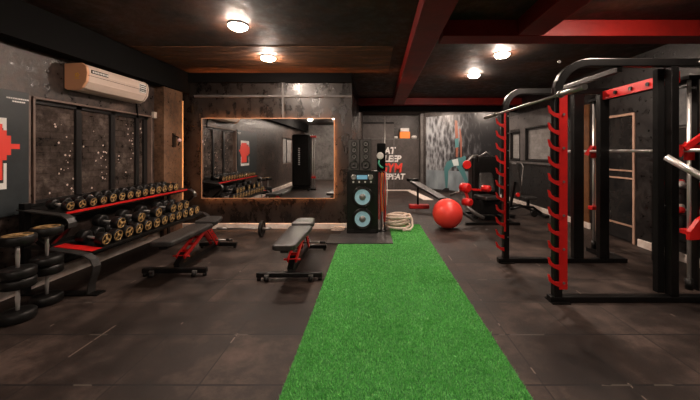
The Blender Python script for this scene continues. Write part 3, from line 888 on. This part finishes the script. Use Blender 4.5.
# wide red arm on the near slider
MB().prism([(3.05,.64),(3.14,.76),(3.36,.90),(3.45,.74),(3.34,.58),(3.05,.56)], 2.98, 3.02).build('safety_stop', M_red, sr)
MB().box(2.96,3.40,2.99,3.02,1.43,1.48).beam((3.00,2.99,1.44),(3.25,2.99,1.62),.03,.05).build('slider_arm', M_red, sr)
MB().box(3.70,3.78,FY-.03,FY+.04,.055,2.215).build('upright', M_black, sr, bevel=.005)

# smith bar runs front to back between the sliders
tag(MB().cyl((SXX-.06,2.70,1.425),(SXX-.06,4.98,1.425),.017,16).cyl((SXX-.06,4.62,1.425),(SXX-.06,4.98,1.425),.022,16).build('smith_bar', M_chrome), 'thin chrome bar held between the vertical guide rods of the rack', 'bar')

# barbell resting on the left hooks
bar = tag(empty('barbell', (1.655, 3.45, 1.918)), 'long grey steel barbell resting on the top red hooks of the rack', 'barbell')
MB().cyl((0,-.72,0),(0,.75,0),.0145,14).build('shaft', M_steel, bar)
for s_, a, b_ in ((-1,-1.03,-.72),(1,.75,1.12)):
    MB().cyl((0,a,0),(0,b_,0),.024,18).build('sleeve', M_steel, bar)
    MB().cyl((0,-.73 if s_ < 0 else .74,0),(0,-.71 if s_ < 0 else .76,0),.034,18).build('collar', M_steel, bar)
# leaning barbell on the right
A = Vector((2.70,2.855,1.362)); B = Vector((3.60,1.22,.03)); d = (B-A).normalized()
lb = tag(empty('barbell', tuple(B)), 'chrome barbell leaning at a slant against the right upright of the rack', 'barbell')
def rel(p): return tuple(Vector(p)-B)
MB().cyl(rel(A), rel(A+d*.42), .030, 18).build('sleeve', M_chrome, lb)
MB().cyl(rel(A+d*.42), rel(B-d*.42), .015, 14).build('shaft', M_steel, lb)
MB().cyl(rel(B-d*.42), rel(B), .030, 18).build('sleeve', M_chrome, lb)

# small rack with plates by right wall
wr = tag(empty('small_weight_rack', (3.79, 3.72, 0)), 'low black rack by the right wall behind the squat rack', 'rack')
MB().box(-.16,-.12,-.32,-.28,0,1.05).box(-.16,-.12,.28,.32,0,1.05).box(.12,.16,-.32,-.28,0,1.05).box(.12,.16,.28,.32,0,1.05).build('frame', M_black, wr)
for z in (.35,.66,.97): MB().box(-.17,.17,-.33,.33,z,z+.02).build('shelf', M_black, wr)
for k, (y, z) in enumerate(((-.2,.68),(0,.68),(.2,.68),(-.2,.99),(0,.99),(.2,.99))):
    o = MB().cyl((-.12,y,z+.045),(.0,y,z+.045),.014,12)
    dd = empty('hand_weight', (3.79, 3.72+y, z))
    tag(dd, 'small %s hand weight on the %s shelf of the low rack, %s' % ('red' if k % 2 else 'white', 'middle' if z < .8 else 'top', ('nearest','middle one','farthest')[k % 3]), 'dumbbell', 'hand weights by the right wall')
    o = MB().cyl((-.10,0,.038),(.10,0,.038),.013,12).build('handle', M_chrome, dd)
    for s_ in (-1,1):
        MB().lathe([(.03,-.03),(.038,-.022),(.038,.022),(.03,.03)], T(s_*.10,0,.038) @ rot('Y',PI/2), 18).build('head', M_red if k % 2 else M_white, dd)

# ------------------------------------------------------------------ exercise ball
bl = MB()
prof = []
for j in range(41):
    t = PI*j/40; rr_ = .275*(1+.0035*math.cos(34*t)) if 6 < j < 34 else .275
    prof.append((max(rr_*math.sin(t), 1e-5), -rr_*math.cos(t)))
bl.lathe(prof, rot('Y', .5) , 48)
tag(bl.build('exercise_ball', M_ball, loc=(1.39,5.78,.275)), 'large shiny red exercise ball on the floor right of the turf', 'ball')

# ------------------------------------------------------------------ sit-up bench in the back
su = tag(empty('sit_up_bench', (1.30,7.8,0)), 'slanted black sit up bench with red foot behind the exercise ball', 'bench')
MB().beam((-.26,.25,.66),(.32,-.65,.34),.26,.05).build('pad', M_pad, su, bevel=.015)
MB().beam((-.20,.16,.60),(.30,-.60,.30),.05,.05).build('rail', M_red, su)
MB().beam((-.16,.10,.58),(-.16,.10,.05),.05,.04).build('leg', M_black, su)
MB().beam((.28,-.58,.30),(.28,-.58,.03),.04,.04).build('leg', M_black, su)
MB().box(-.38,.12,.0,.20,0,.09).build('foot', M_red, su, bevel=.01)
MB().box(.10,.46,-.62,-.55,0,.04).build('foot', M_black, su)
MB().cyl((-.42,.28,.70),(-.12,.28,.70),.04,16).build('roller', M_rubber, su)

# ------------------------------------------------------------------ leg machine
lm = tag(empty('leg_machine', (2.1,6.4,0)), 'black weight machine with red roller pads behind the exercise ball', 'gym machine')
MB().box(.07,.66,.35,.70,.10,1.32).build('weight_shroud', M_black, lm, bevel=.04)
MB().tube([(.20,.40,1.20),(.12,.20,1.35),(-.02,.05,1.34),(-.14,0,1.24),(-.17,-.02,1.15)], .020, 10).tube([(.20,.40,1.3),(.35,.3,1.42),(.50,.38,1.32)], .018, 8).build('handle_bar', M_steel, lm)
MB().lathe([(.08,-.03),(.09,0),(.08,.03)], T(-.17,-.03,1.16) @ rot('X',PI/2), 22).build('grip_disc', M_red, lm)
for (x, y, z, r) in ((-.24,-.15,.70,.095),(.20,-.10,.68,.065),(-.22,-.22,.42,.08)):
    MB().lathe([(r*.6,-.10),(r,-.08),(r,.08),(r*.6,.10)], T(x,y,z) @ rot('X',PI/2) @ rot('Y',.5), 22).build('roller_pad', M_red, lm)
MB().beam((-.24,-.12,.68),(-.16,-.16,.38),.05,.05).beam((-.24,-.10,.68),(.25,0,.62),.04,.04).build('lever', M_red, lm)
MB().tube([(-.5,.05,.52),(-.34,-.05,.60),(-.24,-.1,.68)], .025, 10).tube([(-.26,-.3,.34),(.0,-.2,.16),(.12,-.2,.10)], .035, 12).build('arm', M_steel, lm)
pad_mesh(.36,.36,.45,.07, T(.30,-.25,.46) @ rot('Z',.3)).build('seat', M_pad, lm)
MB().box(.05,.55,-.18,.36,.16,.45).build('seat_box', M_blackd, lm, bevel=.02)
pad_mesh(.34,.28,.55,.07, T(.36,.33,.55) @ rot('X',1.35)).build('back_pad', M_pad, lm)
MB().box(-.30,.75,-.40,-.34,0,.05).box(-.05,0.0,-.34,.72,0,.05).box(.62,.67,-.34,.72,0,.05).box(-.3,.75,.72,.77,0,.05).build('base_frame', M_black, lm)
MB().beam((.0,-.05,.05),(.10,0,.30),.06,.06).beam((.64,.5,.05),(.5,.5,.2),.05,.05).box(.1,.5,.40,.64,.05,.12).build('strut', M_black, lm)

# low machine further right, behind the rack
lw = tag(empty('preacher_bench', (3.28,6.95,0)), 'low black bench machine with upright pad below the right windows', 'gym machine')
MB().tube([(-.25,-.1,.16),(.0,-.1,.22),(.25,-.1,.20),(.45,-.1,.06)], .03, 10).tube([(-.25,.2,.14),(.1,.2,.20),(.45,.2,.05)], .03, 10).build('frame', M_black, lw)
MB().box(-.34,-.24,-.3,.35,0,.06).box(.42,.50,-.3,.35,0,.06).build('foot', M_black, lw)
MB().beam((-.18,.05,.18),(-.08,.05,.75),.05,.06).build('post', M_black, lw)
pad_mesh(.34,.28,.70,.06, T(-.02,.05,.48) @ rot('Z',PI/2) @ rot('X',1.45)).build('upright_pad', M_pad, lw)
MB().tube([(-.04,-.08,.35),(0,-.1,.7),(.05,-.08,1.1),(.02,-.05,1.18)], .015, 8).build('side_tube', M_steel, lw)
MB().cyl((.25,-.18,.07),(.25,-.12,.07),.07,20).build('wheel', M_rubber, lw)
MB().lathe([(.04,-.02),(.05,0),(.04,.02)], T(-.1,-.14,.48) @ rot('X',PI/2), 18).build('knob', M_red, lw)
pad_mesh(.30,.30,.32,.06, T(.22,-.1,.36)).build('seat', M_pad, lw)
MB().beam((.22,.05,.18),(.22,.05,.37),.05,.05).build('seat_post', M_black, lw)

# ------------------------------------------------------------------ slogan partition
PY = 11.9
def PX(px): return (px-CX)*PY/F
def PZ(py): return H-(py-CY)*PY/F
pw = MB()
pw.box(PX(363), PX(394), PY, PY+.10, 0, PZ(138.5)); pw.box(PX(394), PX(419), PY, PY+.10, 0, PZ(138.5))
pw.box(PX(394), PX(419), PY+.10, YE, PZ(138.5)-.05, PZ(138.5))
M_part = wall_mat('dark_panel_board', (.035,.028,.026), (.060,.049,.045), (.115,.098,.092), 1.2, rough=(.35,.6), bump=.15)
part = struct(pw.build('wall_slogan', M_part))
struct(MB().box(XP, PX(394), PY, PY+.10, PZ(138.5), 2.55).build('wall_slogan_top', M_part))
for x in (369, 382.5, 394): MB().box(PX(x)-.02, PX(x)+.02, PY-.02, PY, 0, 2.0 if x < 390 else PZ(138.5)).build('batten', M_frame_g, part)
MB().box(XP, PX(394), PY-.03, PY, PZ(123.6), PZ(122.4)).build('batten', M_blackd, part)
MB().box(PX(364), PX(419), PY-.03, PY, PZ(139.6), PZ(138.5)).build('batten', M_frame_g, part)
fnt = None
def word(txt, px0, px1, py0, py1, m):
    cu = bpy.data.curves.new('lettering', 'FONT'); cu.body = txt; cu.extrude = .004; cu.offset = .04
    cu.shear = .18; cu.resolution_u = 3
    o = bpy.data.objects.new('tmp', cu); COL.objects.link(o)
    bpy.context.view_layer.update()
    me = bpy.data.meshes.new_from_object(o.evaluated_get(bpy.context.evaluated_depsgraph_get()))
    COL.objects.unlink(o); bpy.data.objects.remove(o)
    xs = [v.co.x for v in me.vertices]; ys = [v.co.y for v in me.vertices]
    X0, X1, Z0, Z1 = PX(px0), PX(px1), PZ(py1), PZ(py0)
    for v in me.vertices:
        v.co = Vector((X0+(v.co.x-min(xs))/(max(xs)-min(xs))*(X1-X0), PY-.006+v.co.z, Z0+(v.co.y-min(ys))/(max(ys)-min(ys))*(Z1-Z0)))
    me.materials.clear(); me.materials.append(m)
    ob = bpy.data.objects.new('lettering', me); COL.objects.link(ob); ob.parent = part
    ob['label'] = 'painted word ' + txt
word('EAT', 380.5, 396, 147, 154, M_text_w)
word('SLEEP', 380, 401.5, 155.2, 162, M_text_w)
word('GYM', 380, 402.5, 163, 172.5, M_text_r)
word('REPEAT', 380, 405.5, 173.5, 179.5, M_text_w)
# things on the partition top
ZT = PZ(138.5)
cr = tag(empty('storage_tub', (PX(405), 12.05, ZT)), 'bright orange tub with white lid on top of the slogan partition', 'tub')
MB().box(-.20,.20,-.12,.12,0,.27).build('tub', mat('orange_tub', (1.0,.27,.03), .5), cr, bevel=.02)
MB().box(-.17,.17,-.11,.11,.27,.41).build('lid', M_white, cr, bevel=.02)
tag(MB().lathe([(.05,0),(.07,.02),(.08,.07),(.06,.09)], None, 18).build('paper_cup', M_white, loc=(PX(395.5)+.02,12.02,ZT)), 'small white cup left of the orange tub on the partition', 'cup')
tag(MB().lathe([(.07,0),(.11,.03),(.11,.09),(.06,.12)], None, 18).build('white_bowl', M_white, loc=(PX(414.5),12.03,ZT)), 'small white bowl right of the orange tub on the partition', 'bowl')
# grey column between partition and mural
struct(MB().box(PX(419)+.01, PX(419)+.12, 11.55, 11.95, 0, ZC).build('trim_12', M_frame_g, bevel=.006))
# pale floor strips
fs = MB(); fs.box(.40, 1.42, 11.45, 11.75, 0, .012)
slab(fs, [(1.25,11.45),(1.49,11.45),(1.80,9.2),(1.50,9.2)], 0, .0121)
struct(fs.build('trim_13', M_skirt))

# ------------------------------------------------------------------ mural wall
MA = Vector((1.89, 11.50)); MBp = Vector((4.0, 9.72))
u = (MBp-MA).normalized(); nrm = Vector((u.y, -u.x))      # faces the viewer
if nrm.y > 0: nrm = -nrm
ang = math.atan2(u.y, u.x)
mw = MB().box(0, (MBp-MA).length, 0, .12, 0, ZC, T(MA.x, MA.y, 0) @ rot('Z', ang))
struct(mw.build('wall_mural', M_wall_b))
def mural_mat():
    m = bpy.data.materials.new('printed_gym_mural'); m.use_nodes = True
    nt = m.node_tree; b = nt.nodes['Principled BSDF']
    tc = N(nt, 'ShaderNodeTexCoord'); mp = N(nt, 'ShaderNodeMapping', Scale=(2.6, 1, .95))
    nt.links.new(tc.outputs['Object'], mp.inputs[0])
    sx = N(nt, 'ShaderNodeSeparateXYZ'); nt.links.new(tc.outputs['Object'], sx.inputs[0])
    n1 = N(nt, 'ShaderNodeTexNoise', Scale=2.6, Detail=6, Roughness=.75); nt.links.new(mp.outputs[0], n1.inputs['Vector'])
    n2 = N(nt, 'ShaderNodeTexVoronoi', Scale=4.5); nt.links.new(mp.outputs[0], n2.inputs['Vector'])
    dark = mth(nt, 'MULTIPLY', mth(nt, 'SUBTRACT', sx.outputs['X'], .55), .16)
    f = mth(nt, 'SUBTRACT', mixc(nt, .35, n1.outputs['Fac'], n2.outputs['Distance']), dark)
    c = ramp(nt, f, [(.30, (.012,.012,.014)), (.42, (.06,.06,.065)), (.50, (.15,.155,.165)), (.66, (.34,.36,.38))])
    # blurred figures band with floor below
    fl = mth(nt, 'LESS_THAN', sx.outputs['Z'], .78)
    n3 = N(nt, 'ShaderNodeTexNoise', Scale=1.2, Detail=3); nt.links.new(mp.outputs[0], n3.inputs['Vector'])
    c = mixc(nt, fl, c, ramp(nt, n3.outputs['Fac'], [(.3, (.12,.15,.17)), (.7, (.30,.35,.38))]))
    nt.links.new(c, b.inputs['Base Color']); b.inputs['Roughness'].default_value = .35
    return m
ML = (MBp-MA).length
mu = tag(empty('wall_mural_print', (MA.x+nrm.x*.012, MA.y+nrm.y*.012, 0), ang), 'large printed wall picture of a bending figure in teal leggings in a grey gym', 'mural')
MB().box(.10, ML-.03, 0, .010, .10, 2.72).build('print_panel', mural_mat(), mu)
def mpt(px, py):
    """where the sight line of a picture point meets the mural plane"""
    dx, dz = (px-CX)/F, -(py-CY)/F
    # MA + s*u = t*(dx,1)
    det = u.x*(-1) - (-dx)*u.y
    s_ = (-MA.x*(-1) - (-dx)*(-MA.y))/det
    t_ = (u.x*(-MA.y) - u.y*(-MA.x))/det
    t_ = (MA.y + s_*u.y)
    return s_, H+dz*t_
def fig(polys, m, name, off):
    mb = MB()
    for P in polys:
        pts = [mpt(*p) for p in P]
        mb.prism(pts, -off, 0)
    return mb.build(name, m, mu)
M_teal = mat('printed_teal', (.065,.19,.20), .4); M_skin = mat('printed_skin', (.26,.09,.055), .4)
M_pale = mat('printed_pale', (.55,.62,.62), .4); M_hair = mat('printed_dark', (.02,.018,.02), .4)
fig([[(444.5,168),(447,162),(452,159.5),(458,159),(458,165),(452,167),(448.5,171)],[(444.3,168),(448.6,170),(448.2,179),(447.5,188.5),(445.8,188.5),(444.8,178)],
     [(455.5,164),(461,164),(465,171),(468.5,182),(466,183.5),(461,174)]], M_teal, 'printed_leggings', .002)
fig([[(452,160),(458,158.5),(459,165.5),(454,166)]], M_pale, 'printed_waistband', .003)
fig([[(458,158),(465,156),(469,160),(466,165),(459.5,165.5)]], M_teal, 'printed_top', .0024)
fig([[(456,157),(458,157),(458.5,140),(457.5,121),(455,120),(455,128),(456,142)],[(460.5,158),(462,157),(462,140),(460.5,128),(459.4,129),(460.5,143)]], M_skin, 'printed_arms', .0028)
fig([[(455,139),(458.5,138),(458.8,147),(455.5,148)]], M_teal, 'printed_band', .0034)
fig([[(466,158),(471,155),(474,160),(472,167),(467,166)]], M_hair, 'printed_hair', .0036)
fig([[(445,188),(449,188),(449.5,191),(442,191.5),(443,189.5)],[(468,183),(471,182),(474,185),(468,186)]], M_hair, 'printed_shoes', .0022)

# ------------------------------------------------------------------ cable machine behind the viewer, seen in the mirror
cm = tag(empty('cable_machine', (-2.75,-.5,0)), 'tall black cable machine with red fittings seen in the mirror', 'gym machine')
MB().box(-.36,.36,-.30,.06,.10,2.12).build('shroud', M_black, cm, bevel=.08)
MB().box(-.42,-.34,-.4,.5,0,.06).box(.34,.42,-.4,.5,0,.06).box(-.34,.34,-.25,.0,0,.10).build('base', M_black, cm)
MB().cyl((.46,.15,.05),(.46,.15,2.1),.02,12).cyl((.54,.15,.05),(.54,.15,2.1),.02,12).build('guide_rod', M_chrome, cm)
MB().box(.40,.60,.08,.22,1.98,2.06).build('top_bracket', M_red, cm)
MB().box(.42,.58,.10,.20,.44,.52).build('pulley_carriage', M_red, cm)
MB().box(.42,.60,.08,.24,0,.06).build('rod_foot', M_black, cm)
mb = MB()
for k in range(9): mb.box(-.10,-.04,.058,.064,.95+k*.075,.99+k*.075)
mb.build('pale_marks', M_white, cm)
